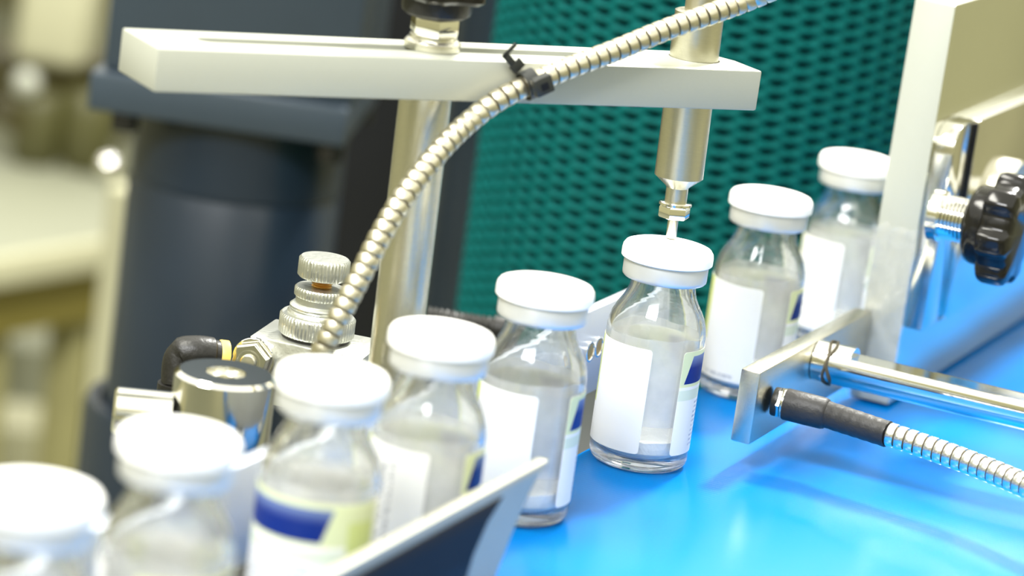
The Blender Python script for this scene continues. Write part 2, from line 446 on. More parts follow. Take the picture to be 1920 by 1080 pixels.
# ================================================================== VIALS
def make_vial():
    t = thing('glass_vial', None, 'vial', (0, 0, 0))
    outer = [(0.01, 0.35), (6.5, 0.30), (8.6, 0.0), (9.8, 0.05), (10.9, 0.55), (11.5, 1.4), (11.7, 2.4)]
    outer += [(11.7, z) for z in (10, 20, 30, 32.5)]
    outer += [(11.45, 34.2), (10.9, 36.0), (10.0, 37.8), (9.0, 39.4), (8.2, 41.0), (7.75, 42.6), (7.6, 44.2), (7.6, 45.0), (9.2, 45.5), (9.3, 48.2), (6.3, 48.4)]
    inner = [(6.2, 46.8), (6.1, 44.0), (6.4, 42.4), (7.0, 40.6), (8.1, 38.6), (9.2, 36.8), (10.0, 35.0), (10.4, 33.2), (10.5, 32.0), (10.5, 20), (10.5, 8), (10.5, 4.6), (10.0, 3.4), (8.8, 2.8), (5, 2.7), (0.01, 2.9)]
    mb = MB(); mb.lathe(outer + inner, 64)
    part('bottle', mb, MT['glass'], t, 'clear glass body')
    # flip-off cap
    mb = MB(); mb.lathe([(0.01, 49.75), (10.0, 49.65), (10.55, 49.3), (10.75, 49.5), (10.75, 51.0), (10.6, 51.9), (10.1, 52.6), (9.4, 52.85), (8.8, 52.8), (8.3, 52.55), (4.0, 52.5), (3.6, 52.42), (0.01, 52.42)], 64)
    part('cap', mb, MT['cap'], t, 'white plastic flip-off cap')
    mb = MB(); mb.lathe([(7.7, 45.05), (9.6, 44.85), (9.9, 45.2), (9.95, 45.8), (9.95, 49.0), (9.7, 49.6), (0.01, 49.62)], 64)
    part('crimp_seal', mb, MT['skirt'], t, 'silver aluminium crimp band')
    mb = MB(); mb.lathe([(0.01, 45.6), (5.7, 45.6), (5.9, 46.2), (5.9, 48.5), (9.2, 48.55), (9.2, 49.4), (0.01, 49.4)], 40)
    part('stopper', mb, MT['rubber'], t)
    # powder cake with a heaped uneven top
    mb = MB()
    vs = []; fs = []; SEG, RN = 48, 10
    for i in range(RN + 1):
        r = 10.25 * i / RN
        for k in range(SEG):
            a = 2 * math.pi * k / SEG
            x, y = r * math.cos(a), r * math.sin(a)
            z = 7.6 + 2.4 * math.exp(-((x - 1.5) ** 2 + (y - 3) ** 2) / 22) + 0.5 * mnoise.noise(V((x * .35, y * .35, 3))) + 0.25 * mnoise.noise(V((x * 1.1, y * 1.1, 7)))
            vs.append((x, y, z))
    for i in range(RN):
        for k in range(SEG):
            k2 = (k + 1) % SEG
            fs.append((i * SEG + k, i * SEG + k2, (i + 1) * SEG + k2, (i + 1) * SEG + k))
    base = len(vs)
    for k in range(SEG):
        a = 2 * math.pi * k / SEG; vs.append((10.25 * math.cos(a), 10.25 * math.sin(a), 4.7))
    for k in range(SEG):
        a = 2 * math.pi * k / SEG; vs.append((9.0 * math.cos(a), 9.0 * math.sin(a), 3.2))
    for k in range(SEG):
        k2 = (k + 1) % SEG
        fs.append((RN * SEG + k, RN * SEG + k2, base + k2, base + k)); fs.append((base + k, base + k2, base + SEG + k2, base + SEG + k))
    fs.append(tuple(reversed(range(base + SEG, base + 2 * SEG))))
    mb.add(vs, fs, None, 0, True)
    part('powder', mb, MT['powder'], t, 'white powder heap')
    # dusty film on the inner wall, wavy upper rim
    mb = MB(); vs = []; fs = []; SEG = 72
    zs = [11.5, 16, 24, 30, 32.6]
    for i, z in enumerate(zs):
        for k in range(SEG):
            a = 2 * math.pi * k / SEG
            zz = z + (1.0 * mnoise.noise(V((math.cos(a) * 1.6, math.sin(a) * 1.6, 1.7))) - .3 if i == len(zs) - 1 else 0)
            r = 10.40
            vs.append((r * math.cos(a), r * math.sin(a), zz))
    for i in range(len(zs) - 1):
        for k in range(SEG):
            k2 = (k + 1) % SEG
            fs.append((i * SEG + k, i * SEG + k2, (i + 1) * SEG + k2, (i + 1) * SEG + k))
    mb.add(vs, fs, None, 0, True)
    part('powder_dust', mb, MT['film'], t, 'hazy white dust on the inner glass')
    return t
def label_mesh(name, m):
    """sheet wrapped round the glass with a 38 degree gap right of the front; u runs to the right round the back"""
    SEG = 96; vs = []; fs = []; mi = []; uvs = []
    a0, a1 = rad(38), rad(360)
    R1, R2 = 11.86, 11.76
    def pt(r, a, z): return (r * math.sin(a), -r * math.cos(a), z)
    zl, zh = 4.9, 30.2
    def prof(u):      # rounded corners
        d = min(u, 1 - u) * rad(322) * 11.8; c = 0.9
        ins = c - math.sqrt(max(0, c * c - (c - d) ** 2)) if d < c else 0
        return zl + ins, zh - ins
    us = sorted(set([i / SEG for i in range(SEG + 1)] + [x / 66.3 for x in (.1, .25, .5)] + [1 - x / 66.3 for x in (.1, .25, .5)]))
    n = len(us)
    for u in us:
        a = a0 + (a1 - a0) * u; lo, hi = prof(u)
        vs += [pt(R1, a, lo), pt(R1, a, hi), pt(R2, a, lo), pt(R2, a, hi)]
    quads = []
    for i in range(n - 1):
        A, B = i * 4, i * 4 + 4
        quads += [((A, B, B + 1, A + 1), 0), ((A + 2, A + 3, B + 3, B + 2), 1), ((A + 1, B + 1, B + 3, A + 3), 1), ((A, A + 2, B + 2, B), 1)]
    quads += [((0, 1, 3, 2), 1), ((4 * n - 4, 4 * n - 2, 4 * n - 1, 4 * n - 3), 1)]
    me = bpy.data.meshes.new(name)
    me.from_pydata([V(p) * S for p in vs], [], [q for q, _ in quads])
    me.materials.append(m); me.materials.append(MT['label_back'])
    ul = me.uv_layers.new(name='UVMap')
    for p, (q, k) in zip(me.polygons, quads):
        p.material_index = k; p.use_smooth = True
        for li in p.loop_indices:
            vi = me.loops[li].vertex_index
            ul.data[li].uv = (us[vi // 4], (vs[vi][2] - zl) / (zh - zl))
    try: me.set_sharp_from_angle(angle=rad(38))
    except Exception: pass
    return me
LAB = label_mesh('label', MT['label']); LABL = label_mesh('label', MT['label_lot']); LABF = label_mesh('label', MT['label_foot'])
VLAB = ['nearest blurred vial, only its white cap and silver band in the lower left corner',
        'blurred vial with white cap, second nearest, in front of the chrome collar',
        'blurred vial turned to show the dark blue band on its label',
        'blurred vial with grey lot print on its white label, in front of the silver post',
        'vial behind the tip of the front guide, just before the sharply focused vial',
        'sharply focused vial of white powder standing under the probe',
        'slightly blurred vial just behind the focused one, left of the sensor bracket',
        'farthest vial, half hidden by the tall aluminium side plate']
VROT = [60, -62, -147, 4, 9, 0, 9, 0]
proto = make_vial()
parts = list(proto.children)
for i in range(8):
    if i == 0: t = proto
    else:
        t = proto.copy(); COL.objects.link(t)
        for c in parts:
            d = c.copy(); COL.objects.link(d); d.parent = t
    lo = bpy.data.objects.new('label', LABL if i in (3, 7) else LABF if i == 6 else LAB); COL.objects.link(lo); lo.parent = t
    lo['label'] = 'white paper label with blue and pale green print'
    p = POS[i]
    view = math.atan2(p.x - CAM.x, p.y - CAM.y)      # so that angles are counted from the camera's side
    t.location = V((p.x, p.y, 0.02)) * S
    t.rotation_euler = (0, 0, rad(VROT[i]) - view)
    t['label'] = VLAB[i]; t['group'] = 'white capped vials in a row on the blue belt'

# ================================================================== GUIDES
# front guide: sheet with its end cut back in a curve
t = thing('front_guide_rail', 'dark faced guide plate with bright cut edge in front of the near vials', 'guide rail', EN(-180, 17, 0))
zt = 25.0
def face_point(px, py, n):
    r = ray(px, py); return CAM + r * ((n - CAM.dot(ND)) / r.dot(ND))
def ez(px, py, n):
    p = face_point(px, py, n); return (p.dot(ED), p.z)
def en_prism(mb, poly, n0, n1, bev=0.25, mi=0):
    m = Matrix((ED, V((0, 0, 1)), ND)).transposed().to_4x4()     # (e, z) extruded along n
    return mb.prism(poly, n0, n1, m, bev, mi)
tipe, tipz = ez(1030, 862, 17.0)
cut = [ez(px, py, 17.0) for px, py in ((930, 1075), (960, 1000), (992, 925), (1012, 885))]
mb = MB(); en_prism(mb, [(-420, 1.0), (cut[0][0] - 3, 1.0)] + cut + [(tipe, tipz), (-420, tipz)], 14.4, 17.0)
part('rail_sheet', mb, MT['guide'], t, 'bright steel sheet')
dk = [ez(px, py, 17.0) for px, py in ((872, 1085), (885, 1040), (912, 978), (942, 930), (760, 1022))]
mb = MB(); en_prism(mb, [(-420, dk[0][1])] + dk[:4] + [(-420, dk[3][1])], 17.0, 17.3, 0.05)  # thin black sheet puts the guide face's shade into colour
part('face_shade_sheet', mb, MT['shade_black'], t, 'black sheet painting in the shade on the guide face')
# back guide
t = thing('back_guide_rail', 'pale blue grey guide plate with two round holes behind the vials', 'guide rail', EN(-80, -20, 0))
mb = MB(); en_prism(mb, [(-420, 8), (70, 8), (70, 30), (-420, 30)], -24.0, -21.0, 0.3)
part('rail_sheet', mb, MT['bguide'], t)
mb = MB()
for hx, hy in ((1112, 661), (1124, 654)):
    pass
for k, (hx, hy) in enumerate(((1106, 659), (1122, 650))):
    # where the pixel ray meets the rail's face
    r = ray(hx, hy); n0 = -21.0
    tt = (n0 - CAM.dot(ND)) / r.dot(ND); p = CAM + r * tt
    mb = MB(); m = frame(p, ND)
    mb.lathe([(2.6, 0.0), (2.6, 0.28), (2.2, 0.32), (2.05, 0.05)], 28, m)
    rg = part('eyelet', mb, MT['chrome'], t)
    mb = MB(); mb.lathe([(0.01, 0.06), (2.1, 0.08)], 24, m)
    part('screw_face', mb, MT['brass'], rg, 'coppery screw in the hole')

# ================================================================== SENSOR BRACKET, ROD, CABLE (right)
t = thing('sensor_bracket', 'brushed steel upright bracket plate at the right of the focused vial', 'bracket', EN(50, 20, 7))
mb = MB(); en_prism(mb, [(11.5, 7), (95.8, 7), (95.8, 25), (11.5, 25)], 18.3, 23.2, 0.5)
part('bracket_plate', mb, MT['steel'], t)
t = thing('support_rod', 'polished round steel rod running from the bracket out of the right edge', 'rod', EN(66, 40, 15))
a = Pz(1548, 678, 20.0); b = Pz(1930, 769, 20.0)
d = (b - a).normalized(); a = a + d * ((23.3 - a.dot(ND)) / d.dot(ND)); b = b + d * 120
Lr = (b - a).length; m = frame(a, d, V((0, 0, 1)).cross(d))
mb = MB()
flat0 = 9.5
def rodf(r, z, an):
    up = math.sin(an)
    if z > flat0 and up > 0.55: return r * 0.55 / up
    return r
mb.lathe([(0.01, 0), (5.1, 0), (5.1, flat0 - .01), (5.1, flat0 + .01), (5.1, Lr * .3), (5.1, Lr * .6), (5.1, Lr), (0.01, Lr)], 72, m, 0, True, rfun=rodf)
rod = part('rod', mb, MT['chrome'], t)
mb = MB()
for j in range(2):
    pts = []
    for k in range(41):
        an = 2 * math.pi * k / 40
        rr = 5.35 + .18 * mnoise.noise(V((math.cos(an) * 3, math.sin(an) * 3, j * 5)))
        z = 3.6 + j * .9 + .55 * math.sin(an * 3 + j * 2) + .5 * mnoise.noise(V((an, j * 3, 2)))
        pts.append(m @ V((rr * math.cos(an), rr * math.sin(an), z)))
    mb.tube(pts, .34, 8, 0, False)
part('wire_wrap', mb, MT['groove'], t, 'dark twisted wire round the rod')

def coil_mesh(name, r, pitch, material, round_=True):
    """one turn of strip-wound conduit, along +z, centred"""
    h = pitch * .5
    mb = MB()
    if round_:
        prof = [(r - .75, -h * .93), (r - .14, -h * .86), (r - .03, -h * .6), (r, 0), (r - .03, h * .6), (r - .14, h * .86), (r - .75, h * .93)]
    else:
        prof = [(r - .7, -h * .86), (r - .12, -h * .82), (r, -h * .62), (r, h * .62), (r - .12, h * .82), (r - .7, h * .86)]
    mb.lathe(prof, 40)
    me = mb.mesh(name, [material])
    return me
def conduit(parent, pts_world, r, pitch, material, round_, core=0.72, start=0):
    n0 = 400
    dense, L = spline(pts_world, n0)
    n = max(2, int(L / pitch) + 1)
    pts, L = spline(pts_world, n)
    mb = MB(); mb.tube(spline(pts_world, max(40, n))[0], r * core, 18)
    part('core', mb, MT['groove'], parent, 'dark groove between the turns')
    me = coil_mesh('coil', r, pitch, material, round_)
    for i, p in enumerate(pts):
        tdir = (pts[min(i + 1, n - 1)] - pts[max(i - 1, 0)]).normalized()
        # turns lean a little, as a helix does
        m = frame(p, tdir, V((0, 0, 1)).cross(tdir) if abs(tdir.z) < .95 else None)
        m = m @ Matrix.Rotation(rad(5), 4, 'Y')
        inst('coil', me, parent, m)
    return pts
t = thing('sensor_cable', 'armoured sensor cable with black sleeve fixed to the bracket, leaving at lower right', 'cable', EN(22, 45, 0))
q = [Pz(1420, 744, 16.2), Pz(1500, 764, 16), Pz(1560, 781, 16), Pz(1660, 812, 15.6), Pz(1760, 846, 15.2), Pz(1850, 880, 15), Pz(1935, 916, 15), Pz(2040, 965, 15)]
q[0] = q[0] + ND * max(0, (24.3 - q[0].dot(ND)))
dirn = (q[1] - q[0]).normalized(); L01 = (q[2] - q[0]).length
def along(d): return q[0] + dirn * d
def kpx(px): return (px - 1420) / (1560 - 1420) * L01
m = frame(q[0], dirn)
mb = MB(); mb.lathe([(0.01, -.1), (3.3, -.1), (3.5, .2), (3.5, kpx(1433)), (0.01, kpx(1433))], 32, m)
part('socket', mb, MT['blackm'], t, 'dark threaded socket')
mb = MB(); hexnut(mb, 3.7, kpx(1440) - kpx(1431), frame(along(kpx(1431)), dirn)); part('lock_nut', mb, MT['chrome'], t, 'chrome lock nut')
mb = MB(); mb.lathe([(0.01, 0), (3.55, 0), (3.7, .2), (3.7, 1.0), (0.01, 1.1)], 32, frame(along(kpx(1441)), dirn)); part('ferrule', mb, MT['chrome'], t, 'chrome ferrule ring')
mb = MB(); s0 = along(kpx(1446)); l1 = kpx(1545) - kpx(1446)
mb.lathe([(2.6, 0), (3.72, 0), (3.85, .3), (3.85, l1 * .5), (3.8, l1 - 1.0), (3.6, l1 - .3), (3.25, l1), (2.6, l1)], 40, frame(s0, dirn))
part('thick_sleeve', mb, MT['shrink'], t, 'black heat shrink sleeve')
sp, Ls = spline([along(kpx(1540)), Pz(1600, 793, 15.8), Pz(1664, 814, 15.6)], 24)
mb = MB(); mb.tube(sp, 3.1, 32, rfun=lambda u: 3.25 - .12 * u + .05 * math.sin(u * 40))
part('thin_sleeve', mb, MT['shrink'], t, 'tapering black heat shrink sleeve')
conduit(t, [Pz(1655, 810, 15.6)] + q[4:], 2.9, 2.55, MT['coil2'], False, 0.82)

# ================================================================== SIDE PLATE, CLAMP, KNOB (upper right)
t = thing('side_plate', 'tall pale satin aluminium side plate at the right edge', 'plate', EN(200, 26, 1))
FE = 97.5
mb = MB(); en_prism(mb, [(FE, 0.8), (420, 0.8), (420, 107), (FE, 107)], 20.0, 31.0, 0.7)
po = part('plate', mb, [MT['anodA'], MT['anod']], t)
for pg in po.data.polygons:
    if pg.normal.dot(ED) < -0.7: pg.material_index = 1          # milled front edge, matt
# crumpled clear tape round the lower front edge
mb = MB(); vs = []; fs = []; NU, NV = 26, 40
for j in range(NV + 1):
    z = 2.0 + 46 * j / NV
    for i in range(NU + 1):
        u = -1 + 15.5 * i / NU                 # runs left face -> front edge -> right face
        wob = .55 * mnoise.noise(V((u * .35, z * .22, 1))) + .35 * mnoise.noise(V((u * .9, z * .55, 4)))
        n = 19.4 + u * .86 ; n = min(max(n, 19.2), 31.6)
        e = FE - .75 + wob * .6
        vs.append(EN(e, n, z + (1.2 * mnoise.noise(V((u * .4, 0, 9))) if j in (0, NV) else 0)))
for j in range(NV):
    for i in range(NU):
        k = j * (NU + 1) + i; fs.append((k, k + 1, k + NU + 2, k + NU + 1))
mb.add(vs, fs, None, 0, True)
part('clear_tape', mb, MT['tape'], t, 'crumpled clear tape over the plate edge')

t = thing('clamp_plate', 'rounded stainless clamp plate bolted to the side of the aluminium plate', 'clamp', EN(130, 34, 20))
CE = FE + 1.0
arc = [(CE + 7 - 7 * math.cos(rad(a)), 69 + 7 * math.sin(rad(a))) for a in range(0, 91, 15)]
mb = MB(); en_prism(mb, [(CE, 22), (CE + 17.6, 22)] + [(CE + 17.6, 76), ] + list(reversed(arc)), 31.05, 36.4, 0.5)
part('jaw', mb, MT['mirror'], t, 'rounded front jaw')
mb = MB(); en_prism(mb, [(CE + 18.6, 22), (CE + 190, 22), (CE + 190, 76), (CE + 18.6, 76)], 31.05, 37.2, 0.6)
part('back_jaw', mb, MT['mirror'], t)
mb = MB(); en_prism(mb, [(CE + 17.63, 52), (CE + 18.57, 52), (CE + 18.57, 75), (CE + 17.63, 75)], 31.05, 36.9, 0.03)  # flush dark strip fills the gap, painting in its shade
part('slot', mb, MT['shade_black'], t, 'dark strip painting in the shade of the gap between the jaws')
pb = EN(CE + 46, 37.2, 52)
mb = MB(); mb.lathe([(0.01, 0), (10.5, 0), (10.5, 5), (9.8, 6), (0.01, 6)], 48, frame(pb, ND)); part('boss', mb, MT['turned'], t, 'round turned boss')
mb = MB(); mb.lathe([(0.01, 6), (4.6, 6), (4.6, 60), (0.01, 60)], 40, frame(pb, ND)); part('cross_bar', mb, MT['chrome'], t, 'polished cross bar')

t = thing('star_knob', 'glossy black lobed hand knob on a threaded chrome stud', 'knob', EN(120, 45, 40))
ks = face_point(1752, 402, 36.5); m = frame(ks, ND, V((0, 0, 1)))
mb = MB(); prof = [(0.01, -.3)]; z = 0
prof += [(6.6, -.3), (6.6, 2.2), (5.9, 2.4)]
for k in range(9):
    prof += [(5.3, 2.5 + k * .95), (5.75, 2.95 + k * .95)]
prof += [(5.3, 11.3), (0.01, 11.3)]
mb.lathe(prof, 36, m); part('threaded_stud', mb, MT['chrome'], t, 'threaded chrome stud')
mb = MB(); kz = 9.6
mb.lathe([(0.01, kz), (8.2, kz), (9.6, kz + .8), (10.2, kz + 2.2), (10.4, kz + 5.4), (0.01, kz + 5.4)], 48, m); part('hub', mb, MT['black'], t)
def lobe(r, z, an):
    if r < 9: return r
    c = math.cos(an * 7 + .6)
    return r * (1.0 + .085 * max(-1, min(1, c * 2.2)))
k0 = kz + 5.0
mb = MB(); mb.lathe([(0.01, k0), (11.5, k0), (12.9, k0 + .7), (13.3, k0 + 1.8), (13.3, k0 + 6.2), (12.9, k0 + 7.4), (11.9, k0 + 8.2), (8, k0 + 8.6), (0.01, k0 + 8.8)], 140, m, rfun=lobe)
part('lobed_wheel', mb, MT['black'], t)

# ================================================================== ARM, POST, CLAMP NUT, PROBE
BR = Pd(1418, 208, 740); zb = BR.z
BL = Pz(288, 173, zb)
AX = (BR - BL).normalized(); AY = V((-AX.y, AX.x, 0)); ALEN = (BR - BL).length
ARM = Matrix((AX, AY, V((0, 0, 1)))).transposed().to_4x4(); ARM.translation = BL
AW, AH = 20.5, 9.4
t = thing('slotted_crossbar', 'long white anodised aluminium arm crossing the top of the picture', 'crossbar', BL)
mb = MB()
SL0, SL1, SY0, SY1 = 16.0, 108.0, 8.0, 13.4
# bar with a long slot: front bar, back bar, two solid ends
def arm_piece(x0, x1, y0, y1): mb.box(x0, x1, y0, y1, 0, AH, ARM, 0)
poly = [(0, 0), (ALEN, 0), (ALEN - 0.2, AW * .55), (ALEN - 4.0, AW), (0, AW)]
bm = bmesh.new()
def loop(poly, z): return [bm.verts.new((x, y, z)) for x, y in poly]
slot = []
for k in range(9): an = rad(90 + 180 * k / 8); slot.append((SL0 + (SY1 - SY0) / 2 * math.cos(an), (SY0 + SY1) / 2 + (SY1 - SY0) / 2 * math.sin(an)))
for k in range(9): an = rad(-90 + 180 * k / 8); slot.append((SL1 + (SY1 - SY0) / 2 * math.cos(an), (SY0 + SY1) / 2 + (SY1 - SY0) / 2 * math.sin(an)))
tip = Pz(1258, 446, 52.75); pl = V((-0.022, 0.0, 1)).normalized()
pa = tip + pl * ((zb + AH / 2 - tip.z) / pl.z); pax, pay = (pa - BL).dot(AX), (pa - BL).dot(AY)
hole = [(pax + 6.0 * math.cos(2 * math.pi * k / 32), pay + 6.0 * math.sin(2 * math.pi * k / 32)) for k in range(32)]
for z in (0, AH):
    a_ = loop(poly, z); b_ = loop(slot, z); h_ = loop(hole, z)
    es = [bm.edges.new((a_[i], a_[(i + 1) % len(a_)])) for i in range(len(a_))] + [bm.edges.new((b_[i], b_[(i + 1) % len(b_)])) for i in range(len(b_))] + [bm.edges.new((h_[i], h_[(i + 1) % 32])) for i in range(32)]
    bmesh.ops.triangle_fill(bm, edges=es, use_beauty=True, use_dissolve=False)
    if z == 0: A0, B0, H0 = a_, b_, h_
    else: A1, B1, H1 = a_, b_, h_
for i in range(len(A0)): bm.faces.new((A0[i], A0[(i + 1) % len(A0)], A1[(i + 1) % len(A0)], A1[i]))
for i in range(len(B0)): bm.faces.new((B0[i], B0[(i + 1) % len(B0)], B1[(i + 1) % len(B0)], B1[i]))
for i in range(32): bm.faces.new((H0[i], H0[(i + 1) % 32], H1[(i + 1) % 32], H1[i]))
bmesh.ops.recalc_face_normals(bm, faces=bm.faces[:])
eb = [e_ for e_ in bm.edges if len(e_.link_faces) == 2 and e_.calc_face_angle(0) > 0.3 and not all(v in B0 or v in B1 or v in H0 or v in H1 for v in e_.verts)]
bmesh.ops.bevel(bm, geom=eb, offset=.45, segments=2, affect='EDGES', profile=.5)
mb.frombm(bm, ARM, 0)
part('slotted_bar', mb, MT['anod'], t)

def arm_pt(px, py, y, z):      # point of the arm frame, found along its length from a pixel on the plane y
    n = AY; r = ray(px, py); c = BL + AY * y
    tt = (c - CAM).dot(n) / r.dot(n); p = CAM + r * tt
    return BL + AX * ((p - BL).dot(AX)) + AY * y + V((0, 0, z))
pc = arm_pt(797, 188, 10.7, 0)
# post, leaning by the small angle seen in the photograph
t = thing('support_post', 'round stainless post holding up the white arm', 'post', (pc.x, pc.y, -14))
lean = V((-0.012, 0.0, 1)).normalized()
pbot = pc - lean * ((pc.z + 13.9) / lean.z)
m = frame(pbot, lean); Lp = (pc - pbot).length
mb = MB(); mb.lathe([(0.01, 0), (5.9, 0), (5.9, Lp - .25), (0.01, Lp - .25)], 48, m); part('shaft', mb, MT['steel'], t)
mb = MB(); mb.lathe([(0.01, Lp - .25), (2.2, Lp - .25), (2.2, Lp + AH + .1), (0.01, Lp + AH + .1)], 24, m); part('stud', mb, MT['turned'], t)
ptop = pc + V((0, 0, AH + .12))
t = thing('hand_wheel', 'dark steel lobed clamp knob with hex nut and washer on top of the arm', 'hand wheel', ptop)
m = frame(ptop, lean, AX)
mb = MB(); mb.lathe([(0.01, 0), (6.1, 0), (6.3, .4), (6.3, 1.6), (5.8, 2.2), (5.3, 2.4), (5.3, 3.1), (5.0, 3.2), (0.01, 3.2)], 40, m); part('washer', mb, MT['steel'], t)
mb = MB(); hexnut(mb, 5.6, 4.2, frame(ptop + lean * 3.2, lean, AX + AY * .25)); part('hex_nut', mb, MT['chrome'], t)
mb = MB(); mb.lathe([(0.01, 7.4), (6.6, 7.4), (7.6, 8.0), (7.9, 9), (7.9, 11.4), (0.01, 11.4)], 12, m, smooth=False); part('collar', mb, MT['blackm'], t)
mb = MB(); mb.lathe([(0.01, 11.4), (10.0, 11.4), (11.0, 12.2), (11.0, 18), (10, 19), (0.01, 19.4)], 120, m, rfun=lambda r, z, a: r * (1 + .10 * math.cos(6 * a)) if r > 9 else r); part('knob_wheel', mb, MT['black'], t)

# probe
tip = Pz(1258, 446, 52.75)
t = thing('probe', 'stainless dispensing probe with thin needle above the focused vial', 'probe', tip)
pl = V((-0.022, 0.0, 1)).normalized()
m = frame(tip, pl, AX)
def zpx(py): return (446 - py) / (F / 752) / math.cos(rad(13)) / math.cos(rad(8))
zn0, zn1 = 0.0, zpx(408)
mb = MB(); mb.lathe([(0.01, 0), (1.2, 0), (1.25, .15), (1.25, zn1 + 1), (0.01, zn1 + 1)], 24, m); part('needle', mb, MT['turned'], t)
mb = MB(); hexnut(mb, 3.75, zpx(386) - zn1, frame(tip + pl * zn1, pl, AX + AY * .9)); part('hex_nut', mb, MT['chrome'], t)
mb = MB(); mb.lathe([(0.01, zpx(386)), (3.6, zpx(386)), (3.9, zpx(386) + .25), (3.9, zpx(379) - .1), (3.6, zpx(379)), (0.01, zpx(379))], 36, m); part('washer', mb, MT['chrome'], t)
mb = MB(); mb.lathe([(0.01, zpx(379)), (2.6, zpx(379)), (2.6, zpx(352)), (0.01, zpx(352))], 32, m); part('neck', mb, MT['turned'], t)
mb = MB(); mb.lathe([(0.01, zpx(353)), (2.5, zpx(353)), (2.9, zpx(349)), (5.75, zpx(331)), (5.75, zpx(195)), (5.75, zpx(60)), (5.75, zpx(30)), (5.2, zpx(28)), (0.01, zpx(28))], 48, m); part('barrel', mb, MT['turned'], t)
mb = MB(); mb.lathe([(0.01, zpx(28)), (3.6, zpx(28)), (3.6, zpx(-40)), (0.01, zpx(-40))], 32, m); part('upper_stem', mb, MT['coil'], t)

# ================================================================== CONDUIT OVER THE ARM, CABLE TIE
hp = [(1500, -42, 722), (1410, -3, 726), (1330, 27, 728), (1245, 57, 727), (1150, 96, 722), (1065, 128, 716), (993, 158, 711), (935, 187, 706), (885, 224, 701), (838, 268, 695), (792, 322, 690), (748, 383, 686), (712, 445, 684), (682, 505, 683), (652, 563, 682), (622, 622, 682), (598, 672, 683), (572, 740, 684)]
# keep the conduit just clear of the arm's front face
pts = []
for px, py, d in hp:
    p = Pd(px, py, d)
    y = (p - BL).dot(AY)
    if y > -3.6 and 0 < (p - BL).dot(AX) < ALEN + 10:
        r = ray(px, py); tt = (BL - AY * 3.6 - CAM).dot(AY) / r.dot(AY); p = CAM + r * tt
    pts.append(p)
t = thing('steel_conduit', 'long flexible steel conduit tied to the arm, curving down to the valve', 'conduit', pts[-1])
conduit(t, pts, 2.55, 2.62, MT['coil'], True, 0.70)
tp = pts[6]; td = (pts[5] - pts[7]).normalized()
t = thing('cable_tie', 'black nylon cable tie round the conduit on the arm', 'cable tie', tp)
m = frame(tp, td, AX)
mb = MB(); mb.lathe([(2.95, -1.5), (3.35, -1.5), (3.35, 1.5), (2.95, 1.5)], 40, m, closed=True); part('strap', mb, MT['tie'], t)
hd = frame(tp - AY * 3.25 + V((0, 0, .8)) + AX * .6, -AY, td)
mb = MB(); mb.box(-2.3, 2.3, -2.0, 2.2, 0.0, 2.6, hd, .5); hdo = part('head', mb, MT['tie'], t)
mb = MB(); mb.box(-.9, .9, -.8, .8, 2.6, 2.72, hd, 0); part('pawl_slot', mb, MT['shade_black'], hdo)
def afront(px, py, y):
    r = ray(px, py); return CAM + r * ((BL + AY * y - CAM).dot(AY) / r.dot(AY))
p0 = afront(972, 127, -2.2); p1 = afront(963, 119, -2.2); p2 = afront(948, 98, -2.2)
tdir = (p2 - p0).normalized(); tm = frame(p0, tdir, AX)
mb = MB(); mb.box(-1.6, 1.6, -.35, .35, -.6, (p1 - p0).length, tm, .1); part('tail', mb, MT['tie'], t)
mb = MB(); mb.box(-1.2, .4, -.3, .3, (p1 - p0).length - .3, (p2 - p0).length, tm, .1); mb.box(-1.2, 3.0, -.3, .3, (p2 - p0).length - .8, (p2 - p0).length, tm, .1); part('tail_end', mb, MT['tie'], t)

# ================================================================== TEAL WOVEN BELT
rc = Pd(1322, 300, 1010); RR = 424 * 1010 / F
zlo = Pd(900, 603, 1010).z; NCOL = 32; CW = 2 * math.pi * RR / NCOL; CH = 2.05
NR = 74; NX, NZ = 14, 4
t = thing('woven_drum', 'tall teal drum wrapped in woven belting with rows of dark openings', 'drum', (rc.x, rc.y, zlo))
web = MB(); vs = []; mi = []
ncol = NCOL * NX; nrow = NR * NZ
for j in range(nrow + 1):
    z = zlo + j / NZ * CH; row = j / NZ
    for i in range(ncol):
        s = i / NX
        best = -9
        for rr_ in (math.floor(row) - 1, math.floor(row), math.floor(row) + 1):
            off = 0.5 if rr_ % 2 else 0.0
            cx = (s + off) % 1.0 - 0.5; cy = row - rr_ - 0.5
            best = max(best, 1 - (cx / .20) ** 2 - (cy / .60) ** 2)
        rr = RR - 1.9 * max(0, min(1, best * 1.8)) + .5 * min(1, max(0, -best * .5)) + .15 * mnoise.noise(V((s * 7, z * .6, 0)))
        a = 2 * math.pi * s / NCOL
        vs.append(V((rc.x + rr * math.cos(a), rc.y + rr * math.sin(a), z))); mi.append(best)
for j in range(nrow):
    for i in range(ncol):
        i2 = (i + 1) % ncol; q = (j * ncol + i, j * ncol + i2, (j + 1) * ncol + i2, (j + 1) * ncol + i)
        web.f.append(list(q)); web.sm.append(True)
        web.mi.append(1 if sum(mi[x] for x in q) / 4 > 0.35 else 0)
web.v = vs
o = part('woven_face', web, [MT['teal'], MT['tealpit']], t, 'teal weave', weld=False); o['kind'] = 'stuff'
mb = MB(); ztop = zlo + NR * CH
mb.lathe([(0.01, zlo - 6), (RR - 6, zlo - 6), (RR - 6, zlo - 1), (RR + .8, zlo - .5), (RR + .8, zlo - .05), (0.01, zlo - .05)], 64, Matrix.Translation((rc.x, rc.y, 0))); part('bottom_rim', mb, MT['navy'], t)
mb = MB(); mb.lathe([(0.01, -850), (20, -850), (20, zlo - 6), (0.01, zlo - 6)], 32, Matrix.Translation((rc.x, rc.y, 0))); part('spindle', mb, MT['blackm'], t)

